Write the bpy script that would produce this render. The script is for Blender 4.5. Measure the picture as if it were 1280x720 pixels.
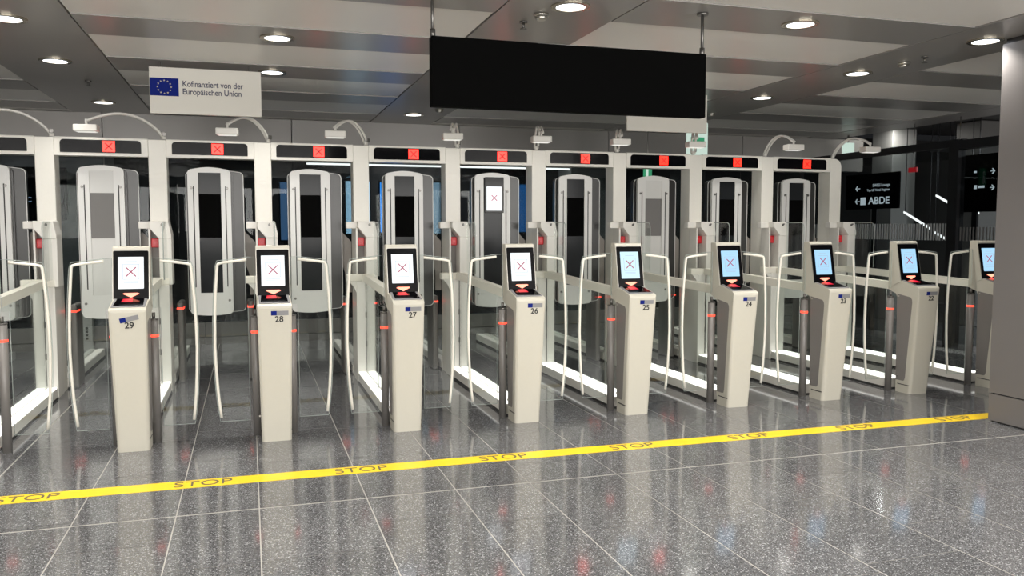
import bpy, bmesh, math, random
from mathutils import Vector, Matrix
random.seed(7)
D = bpy.data
C = bpy.context.scene.collection
for o in list(D.objects): D.objects.remove(o)

# ---------------------------------------------------------------- camera
F, YAW, PIT, ROL = 1049.9, .3031, -.0718, -.0009
cy, sy, cp, sp = math.cos(YAW), math.sin(YAW), math.cos(PIT), math.sin(PIT)
_r = Vector((cy, -sy, 0)); _f = Vector((sy*cp, cy*cp, sp)); _u = _r.cross(_f)
_r2 = math.cos(ROL)*_r + math.sin(ROL)*_u; _u2 = -math.sin(ROL)*_r + math.cos(ROL)*_u
cam = D.objects.new('camera', D.cameras.new('camera')); C.objects.link(cam)
m = Matrix((_r2, _u2, -_f)).transposed().to_4x4(); m.translation = (0, 0, 1.6)
cam.matrix_world = m
cam.data.sensor_width = 36; cam.data.lens = 36*F/1280
cam.data.clip_start = .05; cam.data.clip_end = 200
bpy.context.scene.camera = cam

# ---------------------------------------------------------------- world, exposure
sc = bpy.context.scene
w = D.worlds.new('world'); sc.world = w; w.use_nodes = True
w.node_tree.nodes['Background'].inputs[0].default_value = (.5, .52, .56, 1)
w.node_tree.nodes['Background'].inputs[1].default_value = .02
vs = sc.view_settings
vs.view_transform = 'Standard'; vs.look = 'None'; vs.gamma = 1; vs.use_curve_mapping = False
vs.exposure = 0.16
sc.cycles.transparent_max_bounces = 40
sc.cycles.max_bounces = 10
sc.cycles.sample_clamp_indirect = 2.0
DOWN_W = 17.0          # watts of each ceiling downlight
ARM_W = .3
HALL_FILL_W = 1080.0         # unseen fill light added behind the camera to brighten the ceiling

# ---------------------------------------------------------------- materials
def new_mat(name):
    m = D.materials.new(name); m.use_nodes = True
    return m, m.node_tree.nodes, m.node_tree.links, m.node_tree.nodes['Principled BSDF']
def pmat(name, col, rough=.5, metal=0, spec=.5, noise=0, nscale=40, coat=0):
    m, n, l, b = new_mat(name)
    b.inputs['Base Color'].default_value = (*col, 1)
    b.inputs['Roughness'].default_value = rough
    b.inputs['Metallic'].default_value = metal
    b.inputs['Specular IOR Level'].default_value = spec
    b.inputs['Coat Weight'].default_value = coat
    if noise:
        t = n.new('ShaderNodeTexNoise'); t.inputs['Scale'].default_value = nscale
        c = n.new('ShaderNodeTexCoord'); l.new(c.outputs['Object'], t.inputs['Vector'])
        mx = n.new('ShaderNodeMix'); mx.data_type = 'RGBA'
        mx.inputs['A'].default_value = (*[v*(1-noise) for v in col], 1)
        mx.inputs['B'].default_value = (*[min(1, v*(1+noise)) for v in col], 1)
        l.new(t.outputs['Fac'], mx.inputs['Factor']); l.new(mx.outputs['Result'], b.inputs['Base Color'])
    return m
def emat(name, col, s):
    m, n, l, b = new_mat(name)
    b.inputs['Base Color'].default_value = (0, 0, 0, 1)
    b.inputs['Emission Color'].default_value = (*col, 1)
    b.inputs['Emission Strength'].default_value = s
    b.inputs['Roughness'].default_value = .3
    return m
def gmat(name, tint, gloss=1.0, rough=0.0):
    m = D.materials.new(name); m.use_nodes = True
    n, l = m.node_tree.nodes, m.node_tree.links
    n.clear()
    o = n.new('ShaderNodeOutputMaterial'); t = n.new('ShaderNodeBsdfTransparent'); g = n.new('ShaderNodeBsdfGlossy')
    f = n.new('ShaderNodeFresnel'); f.inputs['IOR'].default_value = 1.45
    geo = n.new('ShaderNodeNewGeometry'); q = n.new('ShaderNodeMath'); q.operation = 'MULTIPLY_ADD'
    q.inputs[1].default_value = 1/1.45-1.45; q.inputs[2].default_value = 1.45
    l.new(geo.outputs['Backfacing'], q.inputs[0]); l.new(q.outputs[0], f.inputs['IOR'])   # same reflectance on both faces of a pane
    k = n.new('ShaderNodeMath'); k.operation = 'MULTIPLY'; k.inputs[1].default_value = gloss
    mx = n.new('ShaderNodeMixShader')
    t.inputs['Color'].default_value = (*tint, 1); g.inputs['Roughness'].default_value = rough
    l.new(f.outputs[0], k.inputs[0]); l.new(k.outputs[0], mx.inputs[0])
    l.new(t.outputs[0], mx.inputs[1]); l.new(g.outputs[0], mx.inputs[2]); l.new(mx.outputs[0], o.inputs[0])
    return m
def granite(name, k):
    m, n, l, b = new_mat(name)
    c = n.new('ShaderNodeTexCoord')
    t = n.new('ShaderNodeTexVoronoi'); t.inputs['Scale'].default_value = 190
    t2 = n.new('ShaderNodeTexNoise'); t2.inputs['Scale'].default_value = 130; t2.inputs['Detail'].default_value = 6
    t3 = n.new('ShaderNodeTexNoise'); t3.inputs['Scale'].default_value = 1.3; t3.inputs['Detail'].default_value = 3
    for x in (t, t2, t3): l.new(c.outputs['Object'], x.inputs['Vector'])
    sep = n.new('ShaderNodeSeparateColor'); l.new(t.outputs['Color'], sep.inputs[0])
    r = n.new('ShaderNodeValToRGB'); l.new(sep.outputs[0], r.inputs[0])
    e = r.color_ramp.elements
    e[0].position = 0; e[0].color = (.048*k, .048*k, .051*k, 1)
    e[1].position = 1; e[1].color = (.35*k, .355*k, .365*k, 1)
    a = e.new(.5); a.color = (.084*k, .085*k, .089*k, 1)
    a = e.new(.86); a.color = (.126*k, .127*k, .130*k, 1)
    mx = n.new('ShaderNodeMix'); mx.data_type = 'RGBA'; mx.blend_type = 'MULTIPLY'; mx.inputs['Factor'].default_value = .8
    r2 = n.new('ShaderNodeValToRGB'); l.new(t2.outputs['Fac'], r2.inputs[0])
    r2.color_ramp.elements[0].position = .3; r2.color_ramp.elements[0].color = (.5, .5, .5, 1)
    r2.color_ramp.elements[1].position = .7; r2.color_ramp.elements[1].color = (1.35, 1.35, 1.35, 1)
    l.new(r.outputs[0], mx.inputs['A']); l.new(r2.outputs[0], mx.inputs['B'])
    l.new(mx.outputs['Result'], b.inputs['Base Color'])
    mr = n.new('ShaderNodeMapRange'); mr.inputs['To Min'].default_value = .06; mr.inputs['To Max'].default_value = .13
    l.new(t3.outputs['Fac'], mr.inputs['Value']); l.new(mr.outputs[0], b.inputs['Roughness'])
    b.inputs['Specular IOR Level'].default_value = 1.0
    return m
M = {
 'shell': pmat('warm_white_lacquer', (.57, .548, .47), .38, spec=.45, noise=.02),
 'portal': pmat('portal_lacquer', (.86, .84, .77), .36, spec=.45, noise=.02),
 'white': pmat('white_lacquer', (.80, .78, .73), .35, spec=.45),
 'rail': pmat('cream_rail', (.86, .83, .74), .4),
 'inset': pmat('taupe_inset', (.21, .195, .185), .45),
 'infill': pmat('taupe_infill', (.30, .275, .25), .45),
 'post': pmat('dark_grey_post', (.20, .19, .18), .38, metal=.1),
 'black': pmat('black_glass', (.003, .003, .004), .1, spec=.14),
 'matte': pmat('matt_black', (.002, .002, .002), .9, spec=.05),
 'seam': pmat('dark_seam', (.03, .03, .03), .6),
 'digit': pmat('black_print', (.02, .02, .02), .5),
 'flagblue': pmat('flag_blue', (.004, .014, .17), .8, spec=.2),
 'gold': pmat('star_gold', (.55, .50, .30), .5),
 'stickergrey': pmat('sticker_grey', (.24, .24, .25), .4),
 'towerbody': pmat('tower_body', (.032, .032, .031), .3),
 'towerframe': pmat('tower_frame', (.68, .68, .66), .3),
 'towerglass': pmat('tower_glass', (.018, .02, .022), .15, spec=.12),
 'panel': pmat('tower_panel', (.62, .62, .60), .35),
 'redbox': pmat('red_plastic', (.55, .02, .03), .35),
 'signtext': pmat('sign_ink', (.05, .05, .09), .5),
 'signboard': pmat('sign_board', (.66, .64, .58), .5),
 'rod': pmat('steel_rod', (.18, .175, .165), .35, metal=.8),
 'steel': pmat('brushed_steel', (.55, .53, .48), .3, metal=.9),
 'tape': pmat('yellow_tape', (.92, .62, .012), .35, noise=.05, nscale=3),
 'tapeink': pmat('tape_ink', (.11, .09, .06), .5),
 'grout': pmat('grout', (.40, .385, .36), .6),
 'pillar': pmat('pillar_metal', (.205, .193, .19), .42, metal=.15, noise=.03, nscale=2),
 'ceildark': pmat('ceiling_dark_metal', (.30, .287, .272), .30, metal=.1, noise=.06, nscale=1.2),
 'ceillight': pmat('ceiling_light_panel', (.85, .82, .77), .36, noise=.05, nscale=1.0),
 'wall': pmat('dark_wall', (.06, .06, .062), .4),
 'wallgrey': pmat('grey_wall', (.16, .155, .15), .5),
 'plinth': pmat('grey_plinth', (.17, .165, .155), .45),
 'column': pmat('column_paint', (.34, .34, .33), .45),
 'frame': pmat('black_frame', (.02, .02, .022), .35, metal=.3),
 'frost': pmat('frosted_stripe', (.46, .47, .47), .6),
 'led_base': emat('base_light', (1, .98, .92), 1.7),
 'led_x': emat('red_led', (1, .014, .007), 5),
 'led_dark': pmat('led_dark', (.12, .0, .0), .5),
 'ring': emat('red_ring', (1, .05, .025), 3.0),
 'redglow': emat('scanner_glow', (1, .012, .05), .8),
 'arrow': emat('arrow_light', (1, .25, .16), 2.6),
 'screen_w': emat('screen_white', (.93, .97, 1), 1.05),
 'screen_b': emat('screen_blue', (.42, .72, 1), .95),
 'screen_c': emat('screen_pale_blue', (.62, .86, 1), .98),
 'xink': emat('x_mark', (.55, .09, .17), .7),
 'xframe': emat('x_frame', (.5, .6, .72), .8),
 'lamp': emat('lamp_disc', (.88, .93, 1), 4),
 'lampwarm': emat('lamp_module', (1, .98, .9), .7),
 'lampring': pmat('lamp_ring', (.55, .50, .40), .25, metal=.9),
 'exitgreen': emat('exit_green', (.05, .42, .2), .55),
 'exitwhite': emat('exit_white', (.8, 1, .88), .62),
 'signwhite': emat('lit_lettering', (.8, .9, .95), .75),
 'signblue': emat('lit_blue_lettering', (.45, .68, 1), .8),
 'bluescreen': emat('blue_display', (.04, .32, .95), 1.8),
 'paleblue': emat('pale_display', (.45, .75, 1), 1.8),
 'dimblue': emat('dim_display', (.1, .25, .5), .5),
 'redlit': emat('red_lit_sign', (.8, .02, .03), .5),
 'hall': emat('fill_glow', (1, .97, .93), 1.0),  # glow of the added fill panes behind the camera
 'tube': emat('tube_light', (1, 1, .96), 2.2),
 'gclear': gmat('clear_glass', (.965, .98, .97), .6),
 'gdark': gmat('smoked_glass', (.66, .69, .70), .35),
 'gedge': pmat('glass_edge', (.42, .46, .44), .2),
}
GR = [granite('granite_a', 1.28), granite('granite_b', 1.18), granite('granite_c', 1.38)]

# ---------------------------------------------------------------- mesh helpers
def box(bm, x0, x1, y0, y1, z0, z1, mi=0):
    v = [bm.verts.new(p) for p in ((x0,y0,z0),(x1,y0,z0),(x1,y1,z0),(x0,y1,z0),(x0,y0,z1),(x1,y0,z1),(x1,y1,z1),(x0,y1,z1))]
    for f in ((3,2,1,0),(4,5,6,7),(0,1,5,4),(1,2,6,5),(2,3,7,6),(3,0,4,7)):
        bm.faces.new([v[i] for i in f]).material_index = mi
    return v
def bevel(bm, r, seg=2):
    bmesh.ops.bevel(bm, geom=list(bm.edges), offset=r, segments=seg, profile=.5, affect='EDGES', clamp_overlap=True)
def prism(bm, pts, axis, a, b, mi=0):
    """extrude a 2D outline: axis 'x' pts=(y,z); 'y' pts=(x,z); 'z' pts=(x,y)"""
    def P(p, t): return {'x': (t, p[0], p[1]), 'y': (p[0], t, p[1]), 'z': (p[0], p[1], t)}[axis]
    A = [bm.verts.new(P(p, a)) for p in pts]; B = [bm.verts.new(P(p, b)) for p in pts]
    n = len(pts); fs = [bm.faces.new(A), bm.faces.new(B)]
    for i in range(n): fs.append(bm.faces.new((A[i], A[(i+1) % n], B[(i+1) % n], B[i])))
    for f in fs: f.material_index = mi
    return A, B
def ring_prism(bm, outer, inner, axis, a, b):
    def P(p, t): return {'x': (t, p[0], p[1]), 'y': (p[0], t, p[1]), 'z': (p[0], p[1], t)}[axis]
    n = len(outer)
    L = [[bm.verts.new(P(p, t)) for p in pts] for pts in (outer, inner) for t in (a, b)]
    oa, ob, ia, ib = L
    for i in range(n):
        j = (i+1) % n
        for q in ((oa[i],oa[j],ob[j],ob[i]),(ia[j],ia[i],ib[i],ib[j]),(oa[j],oa[i],ia[i],ia[j]),(ob[i],ob[j],ib[j],ib[i])): bm.faces.new(q)
def rrect(x0, x1, z0, z1, r, seg=5, rt=None):
    rt = r if rt is None else rt
    out = []
    for cx, cz, a0, rr in ((x1, z0, -90, r), (x1, z1, 0, rt), (x0, z1, 90, rt), (x0, z0, 180, r)):
        ccx = cx - rr if cx == x1 else cx + rr; ccz = cz - rr if cz == z1 else cz + rr
        for k in range(seg+1):
            a = math.radians(a0 + 90*k/seg); out.append((ccx + rr*math.cos(a), ccz + rr*math.sin(a)))
    return out
def cyl(bm, x, y, z0, z1, r, n=20, r2=None, mi=0):
    r2 = r if r2 is None else r2
    A = [bm.verts.new((x+r*math.cos(2*math.pi*i/n), y+r*math.sin(2*math.pi*i/n), z0)) for i in range(n)]
    B = [bm.verts.new((x+r2*math.cos(2*math.pi*i/n), y+r2*math.sin(2*math.pi*i/n), z1)) for i in range(n)]
    fs = [bm.faces.new(A[::-1]), bm.faces.new(B)]
    for i in range(n): fs.append(bm.faces.new((A[i], A[(i+1) % n], B[(i+1) % n], B[i])))
    for f in fs: f.material_index = mi
    for f in fs[2:]: f.smooth = True
def tube(bm, pts, r, n=10, flat=1.0):
    pts = [Vector(p) for p in pts]; rings = []
    side0 = None
    for i, p in enumerate(pts):
        t = (pts[min(i+1, len(pts)-1)] - pts[max(i-1, 0)]).normalized()
        s = Vector((0, 1, 0)).cross(t)
        if s.length < .2: s = Vector((0, 0, 1)).cross(t)
        s.normalize()
        if side0 and s.dot(side0) < 0: s = -s
        side0 = s
        u = t.cross(s).normalized()
        rings.append([bm.verts.new(p + r*math.cos(2*math.pi*k/n)*s + r*flat*math.sin(2*math.pi*k/n)*u) for k in range(n)])
    for a, b in zip(rings, rings[1:]):
        for k in range(n):
            f = bm.faces.new((a[k], a[(k+1) % n], b[(k+1) % n], b[k])); f.smooth = True
    bm.faces.new(rings[0][::-1]); bm.faces.new(rings[-1])
def fin(bm, name, mats):
    bmesh.ops.recalc_face_normals(bm, faces=bm.faces)
    me = D.meshes.new(name); bm.to_mesh(me); bm.free()
    for x in (mats if isinstance(mats, (list, tuple)) else [mats]): me.materials.append(M[x] if isinstance(x, str) else x)
    return me
CACHE = {}
def part(name, parent, mats, build, key=None, loc=(0, 0, 0)):
    """one mesh object per part; look-alike parts share their mesh data through key"""
    if key is None or key not in CACHE:
        bm = bmesh.new(); build(bm); me = fin(bm, name, mats)
        if key: CACHE[key] = me
    else: me = CACHE[key]
    o = D.objects.new(name, me); C.objects.link(o); o.location = loc
    if parent: o.parent = parent
    return o
def thing(name, label, cat, loc=(0, 0, 0), group=None, rz=0):
    o = D.objects.new(name, None); C.objects.link(o); o.location = loc; o.rotation_euler.z = rz
    o.empty_display_size = .1
    return tag(o, label, cat, group)
def tag(o, label, cat, group=None):
    o['label'] = label; o['category'] = cat
    if group: o['group'] = group
    return o
def struct(name, mats, build):
    o = part(name, None, mats, build); o['kind'] = 'structure'; return o
def text_mesh(s, size, depth=.001, align='CENTER', bold=0.0, sx=1.0):
    cu = D.curves.new('txt', 'FONT'); cu.body = s; cu.size = size; cu.extrude = depth; cu.align_x = align
    cu.align_y = 'CENTER'; cu.offset = bold
    t = D.objects.new('txt', cu); C.objects.link(t)
    bpy.context.view_layer.update()
    me = D.meshes.new_from_object(t.evaluated_get(bpy.context.evaluated_depsgraph_get()))
    D.objects.remove(t); D.curves.remove(cu)
    if sx != 1:
        for v in me.vertices: v.co.x *= sx
    return me
def text(name, s, size, mat, parent, loc, rot=(math.pi/2, 0, 0), key=None, align='CENTER', bold=0.0, sx=1.0):
    k = ('t', s, size, mat, bold, sx, align)
    if k not in CACHE:
        me = text_mesh(s, size, align=align, bold=bold, sx=sx); me.name = name
        me.materials.clear(); me.materials.append(M[mat]); CACHE[k] = me
    o = D.objects.new(name, CACHE[k]); C.objects.link(o)
    if parent: o.parent = parent
    o.location = loc; o.rotation_euler = rot
    return o
def cross(bm, cx, cz, h, t, y0, y1):
    for s in (1, -1):
        d = Vector((1, s)).normalized()*h; n = Vector((-d.y, d.x)).normalized()*t
        prism(bm, [(cx-d.x-n.x, cz-d.y-n.y), (cx+d.x-n.x, cz+d.y-n.y), (cx+d.x+n.x, cz+d.y+n.y), (cx-d.x+n.x, cz-d.y+n.y)], 'y', y0, y1)

S = .9917
YP = 8.98                      # front face of the portal row
def pc(i): return -.84 + S*i   # centre of portal post / row i  (row 0 is kiosk 29, row -1 left of it)
NUM = {i: str(29-i) for i in range(-1, 9)}
def rowname(i): return 'kiosk %s' % NUM[i] if i >= 0 else 'the left frame edge'

# ================================================================ STRUCTURE
# floor of staggered granite tiles with pale joints
XL = [-9+.6*k for k in range(12)]+[-2.15, -1.57, -.95, -.42, .023, .633, 1.175, 1.65, 2.25, 2.77, 3.33, 3.84, 4.33, 4.87, 5.43, 5.98]+[6.55+.56*k for k in range(14)]
XL = sorted(XL)
def floor_build(bm):
    box(bm, -9, 14, -5, 16, -.12, -.0015, 0)
    rnd = random.Random(3)
    JY = 4.915
    offs = {-.95: .9, -1.57: .06, .023: .97, -.42: 1.13, .633: .9, 1.175: .75, 1.65: .4, 2.25: .6}
    for a, b in zip(XL, XL[1:]):
        if b-a < .05: continue
        g = .0035 if abs(a+1.57) > .01 else .007
        o = offs.get(a, rnd.random()*.9)
        ys = [-5.0, JY, 16.0]
        y = JY + o
        while y < 16: ys.append(y); y += .9
        y = JY - rnd.choice((.42, .62, .8, .9))
        while y > -5: ys.append(y); y -= .9
        ys = sorted(ys)
        for c, d in zip(ys, ys[1:]):
            if d-c < .03: continue
            gc = .0085 if abs(c-JY) < .01 else .0022
            gd = .0085 if abs(d-JY) < .01 else .0022
            vv = [bm.verts.new(p) for p in ((a+g, c+gc, 0), (b-.0035, c+gc, 0), (b-.0035, d-gd, 0), (a+g, d-gd, 0))]
            bm.faces.new(vv).material_index = rnd.choice((1, 1, 2, 3))
struct('floor', ['grout']+GR, floor_build)

# ceiling: lengthwise dark metal strips, crosswise bands between them
CZ = 3.1
STR = [(-5.87, -4.85), (-2.15, -1.17), (1.68, 2.56), (5.27, 6.19), (9.0, 9.6)]
def ceil_build(bm):
    box(bm, -9, 9.6, -5, 12.7, CZ+.06, CZ+.2, 0)
    for a, b in STR: box(bm, a+.006, b-.006, -5, 12.7, CZ, CZ+.06, 0)
    cells = [(-9, -5.87)] + [(STR[k][1], STR[k+1][0]) for k in range(4)]
    for a, b in cells:
        y = 5.12-1.55*6
        while y < 12.6:
            y2 = min(y+.64, 12.7)
            box(bm, a+.006, b-.006, y, y2, CZ, CZ+.06, 0)                   # dark band flush
            y3 = min(y+1.55, 12.7)
            if y3 > y2: box(bm, a+.006, b-.006, y2+.004, y3-.004, CZ+.008, CZ+.06, 1)
            y += 1.55
struct('ceiling', ['ceildark', 'ceillight'], ceil_build)
struct('ceiling_rear', ['wall'], lambda bm: (box(bm, -9, 14, 12.7, 16, 3.0, 3.2), box(bm, 9.6, 14, -5, 12.7, 3.3, 3.4)))
struct('wall_back', ['wall'], lambda bm: box(bm, -9, 14, 16, 16.2, -.1, 3.4))
struct('wall_left', ['wallgrey'], lambda bm: box(bm, -9.2, -9, -5, 16, -.1, 3.4))
struct('wall_right', ['wallgrey'], lambda bm: box(bm, 14, 14.2, -5, 16, -.1, 3.4))
struct('fill_panes', ['hall'], lambda bm: [box(bm, -6+2.2*k, -4+2.2*k, -4.99, -4.97, 1.0, 2.7) for k in range(8)])  # unseen glowing panes added to go with the fill light
ld = D.lights.new('hall_fill_light', 'AREA'); ld.shape = 'RECTANGLE'; ld.size = 16; ld.size_y = 2.1; ld.energy = HALL_FILL_W; ld.color = (1, .97, .93)  # fill light added behind the camera
lo = D.objects.new('hall_fill_light', ld); C.objects.link(lo); lo.location = (2, -4.2, 2.12); lo.rotation_euler = (math.radians(128), 0, 0)
struct('wall_front', ['wallgrey'], lambda bm: box(bm, -9, 14, -5.2, -5, -.1, 3.4))
# big clad pillar at right
def pil(bm):
    box(bm, 5.81, 6.62, 3.2, 5.372, .243, 3.06, 0); box(bm, 5.81, 6.62, 3.2, 5.372, .012, .232, 0)
    box(bm, 5.825, 6.6, 3.22, 5.35, 0, 3.1, 1)
struct('wall_pillar', ['pillar', 'frame'], pil)
# smoked glass screen wall behind the gates, on a low plinth
def plin(bm):
    for k in range(15):
        x = -9+1.2*k
        box(bm, x+.003, x+1.197, 12.2, 12.3, .105, .3); box(bm, x+.003, x+1.197, 12.2, 12.3, 0, .098)
struct('trim_1', ['plinth'], plin)
struct('window_1', ['gdark'], lambda bm: [box(bm, -9+2.4*k+.01, min(-9+2.4*(k+1)-.01, 8.95), 12.24, 12.26, .3, 2.56) for k in range(8)])
struct('trim_2', ['ceildark'], lambda bm: [box(bm, -9+2.4*k+.006, -9+2.4*(k+1)-.006, 12.2, 12.4, 2.56, 3.1) for k in range(8)])
# side glass wall at right with frosted stripes, dark rail and door frame
def sidewin(bm): box(bm, 9.0, 9.015, 9.06, 12.2, .05, 2.66)
sw = struct('window_2', ['gdark'], sidewin)
struct('trim_3', ['frame'], lambda bm: (box(bm, 8.97, 9.05, 8.86, 12.2, 2.66, 2.76), box(bm, 8.95, 9.07, 8.9, 9.06, 0, 2.76), box(bm, 8.95, 9.07, 6.4, 8.9, 2.62, 2.74)))
struct('window_3', ['gdark'], lambda bm: box(bm, 9.0, 9.015, 6.4, 8.9, .05, 2.62))
def stripes(bm):
    y = 9.1
    while y < 12.1: box(bm, 8.992, 8.998, y, y+.026, 1.42, 1.65); y += .052
s1 = part('frosted_stripes', sw, 'frost', stripes)
def stripes2(bm):
    y = 7.4
    while y < 8.86: box(bm, 8.992, 8.998, y, y+.02, 1.42, 1.60); y += .052
part('frosted_stripes', D.objects['window_3'], 'wallgrey', stripes2)

# ================================================================ PORTALS
def post_top(bm):
    box(bm, -.0825, .0825, YP, YP+.22, 0, 2.462); bevel(bm, .004, 1)
def post_end(bm):
    pts = [(-.0825, 0), (.0825, 0), (.0825, 2.36)]
    for k in range(1, 8):
        a = math.radians(90*k/7); pts.append((-.0175+.10*math.cos(a), 2.36+.10*math.sin(a)))
    pts.append((-.0825, 2.462))
    prism(bm, pts, 'y', YP, YP+.22)
def housing_low(bm):            # full-width column below the rail
    box(bm, -.095, .095, 8.722, 8.975, .0, 1.05); bevel(bm, .006, 2)
def housing_col(bm):            # narrow upright carrying the lock
    box(bm, .012, .125, 8.735, 8.975, 1.05, 1.52); bevel(bm, .006, 2)
def housing_seams(bm):
    box(bm, -.002, .002, 8.705, 8.722, .12, 1.04)
def shoulder(bm):               # sloped block with a side wing
    prism(bm, [(.012, 1.50), (.125, 1.50), (.125, 1.54), (.10, 1.665), (-.07, 1.665), (-.07, 1.60), (-.055, 1.585)], 'y', 8.72, 8.975)
    bmesh.ops.bevel(bm, geom=list(bm.edges), offset=.006, segments=2, profile=.5, affect='EDGES')
def wing(bm):
    box(bm, -.175, -.068, 8.84, 8.93, 1.592, 1.662); bevel(bm, .006, 2)
def lipstrip(bm):
    box(bm, -.085, -.068, 8.80, 8.975, 1.05, 1.595)
def recess(bm): box(bm, -.068, .012, 8.90, 8.975, 1.05, 1.59)
def lock(bm):
    cyl(bm, 0, 0, 0, .012, .012, 12); bmesh.ops.rotate(bm, verts=bm.verts, cent=(0,0,0), matrix=Matrix.Rotation(math.pi/2, 3, 'X'))
    box(bm, -.004, .004, -.035, -.012, 0, .016)
def redbox(bm):
    box(bm, -.066, .006, 8.83, 8.9, 1.41, 1.50); bevel(bm, .008, 2)
def redbtn(bm):
    cyl(bm, 0, 0, 0, .012, .02, 16); bmesh.ops.rotate(bm, verts=bm.verts, cent=(0,0,0), matrix=Matrix.Rotation(math.pi/2, 3, 'X'))
def hinge(bm): box(bm, -.008, .008, -.006, 0, -.03, .03); bevel(bm, .002, 1)
def gusset(bm): prism(bm, [(-.17, 1.05), (-.095, 1.05), (-.095, .93), (-.12, .99)], 'y', 8.73, 8.83)
def crossbar(bm): box(bm, -.19, .095, 8.722, 8.82, 1.05, 1.12); bevel(bm, .006, 2)
for i in range(-1, 9):
    c = pc(i)
    if i == -1: lab = 'white portal post nearest the left edge of the gate row, left of kiosk 29'
    elif i == 8: lab = 'white end post with a rounded outer corner, rightmost of the portal row'
    else: lab = 'white portal post standing in line behind kiosk %s' % NUM[i]
    p = thing('portal_post', lab, 'post', (c, 0, 0), 'posts of the gate portals')
    part('column', p, 'portal', post_end if i == 8 else post_top, 'pe' if i == 8 else 'pt')
    h = part('housing', p, 'white', housing_low, 'hl')
    part('door_seam', h, 'seam', housing_seams, 'hs')
    part('lock_column', p, 'white', housing_col, 'hc')
    part('shoulder', p, 'white', shoulder, 'sh')
    part('bracket_wing', p, 'white', wing, 'wg')
    part('edge_strip', p, 'white', lipstrip, 'ls')
    part('recess_panel', p, 'inset', recess, 'rc')
    part('lock', p, 'rod', lock, 'lk', (.045, 8.72, 1.63))
    r = part('emergency_box', p, 'redbox', redbox, 'rb'); part('button', r, 'redlit', redbtn, 'rbt', (-.03, 8.83, 1.455))
    for z in (.40, .70): part('latch', p, 'rod', hinge, 'hg', (.0, 8.722, z))
    part('gusset', p, 'white', gusset, 'gs'); part('crossbar', p, 'rail', crossbar, 'cb')

# header beams, one over each lane
def header(bm): box(bm, .084, S-.084, YP+.002, YP+.215, 2.298, 2.460)
def lip(bm): box(bm, .084, S-.084, YP-.02, YP, 2.292, 2.306); box(bm, .084, S-.084, YP-.012, YP+.2, 2.461, 2.4665)
def dispanel(bm): prism(bm, rrect(.135, .848, 2.322, 2.446, .006, 6, rt=.035), 'y', YP-.006, YP+.001)
def ledsq(bm): box(bm, .505, .615, YP-.009, YP-.006, 2.333, 2.436); bevel(bm, .0012, 1)
def ledx(bm): cross(bm, .56, 2.385, .045, .005, YP-.011, YP-.009)
for i in range(-2, 8):
    c = pc(i)
    if i == -2: lab = 'header beam over the lane cut off by the left edge'
    elif i == -1: lab = 'header beam with lit red X over the lane left of kiosk 29'
    else: lab = 'header beam with lit red X over the lane between kiosks %s and %s' % (NUM[i], NUM[i+1])
    h = thing('portal_header', lab, 'beam', (c, 0, 0), 'header beams over the lanes')
    part('beam', h, 'portal', header, 'hd'); part('lip', h, 'white', lip, 'lp')
    d = part('display_panel', h, 'black', dispanel, 'dp')
    l = part('red_led_sign', d, 'led_x', ledsq, 'lq'); part('cross_mark', l if False else d, 'led_dark', ledx, 'lx')

# side walls of each row: lit base beam, glass, top rail; one from kiosk to portal, one behind the portal
def base_f(bm):
    box(bm, -.095, .095, 6.77, 8.70, .0, .02, 1); box(bm, -.09, .09, 6.768, 8.70, .012, .10, 0)
def base_led(bm):
    box(bm, -.084, -.016, 6.77, 8.70, .1, .112); box(bm, .016, .084, 6.77, 8.70, .1, .112)
def pane_f(bm): box(bm, -.006, .006, 6.77, 8.70, .112, 1.05)
def rail_f(bm):
    prism(bm, [(6.768, .985), (6.768, 1.06), (8.5, 1.118), (8.70, 1.118), (8.70, 1.048), (8.5, 1.045)], 'x', -.035, .035)
def hi_glass(bm):
    pts = [(8.70, 1.12), (8.70, 1.655)] + [(8.42-.06*math.sin(math.radians(a)), 1.595+.06*math.cos(math.radians(a))) for a in (0, 22, 45, 67, 90)] + [(8.36, 1.12)]
    prism(bm, pts, 'x', .08, .09)
def hi_edge(bm):
    pts = [(.085, 8.695, 1.655)] + [(.085, 8.42-.06*math.sin(math.radians(a)), 1.595+.06*math.cos(math.radians(a))) for a in (0, 22, 45, 67, 90)] + [(.085, 8.36, 1.12)]
    tube(bm, pts, .0045, 6)
def base_r(bm): box(bm, -.09, .09, 9.205, 11.4, .012, .10, 0); box(bm, -.095, .095, 9.205, 11.4, 0, .02, 1)
def base_rl(bm): box(bm, -.084, -.016, 9.21, 11.4, .1, .106); box(bm, .016, .084, 9.21, 11.4, .1, .106)
def pane_r(bm): box(bm, -.006, .006, 9.21, 11.4, .106, 2.2)
def infill(bm): prism(bm, [(-.085, .90), (-.085, 1.45), (-.19, 1.56), (-.20, 1.54), (-.20, 1.25), (-.155, 1.12), (-.15, .90)], 'y', 9.215, 9.245)
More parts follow.
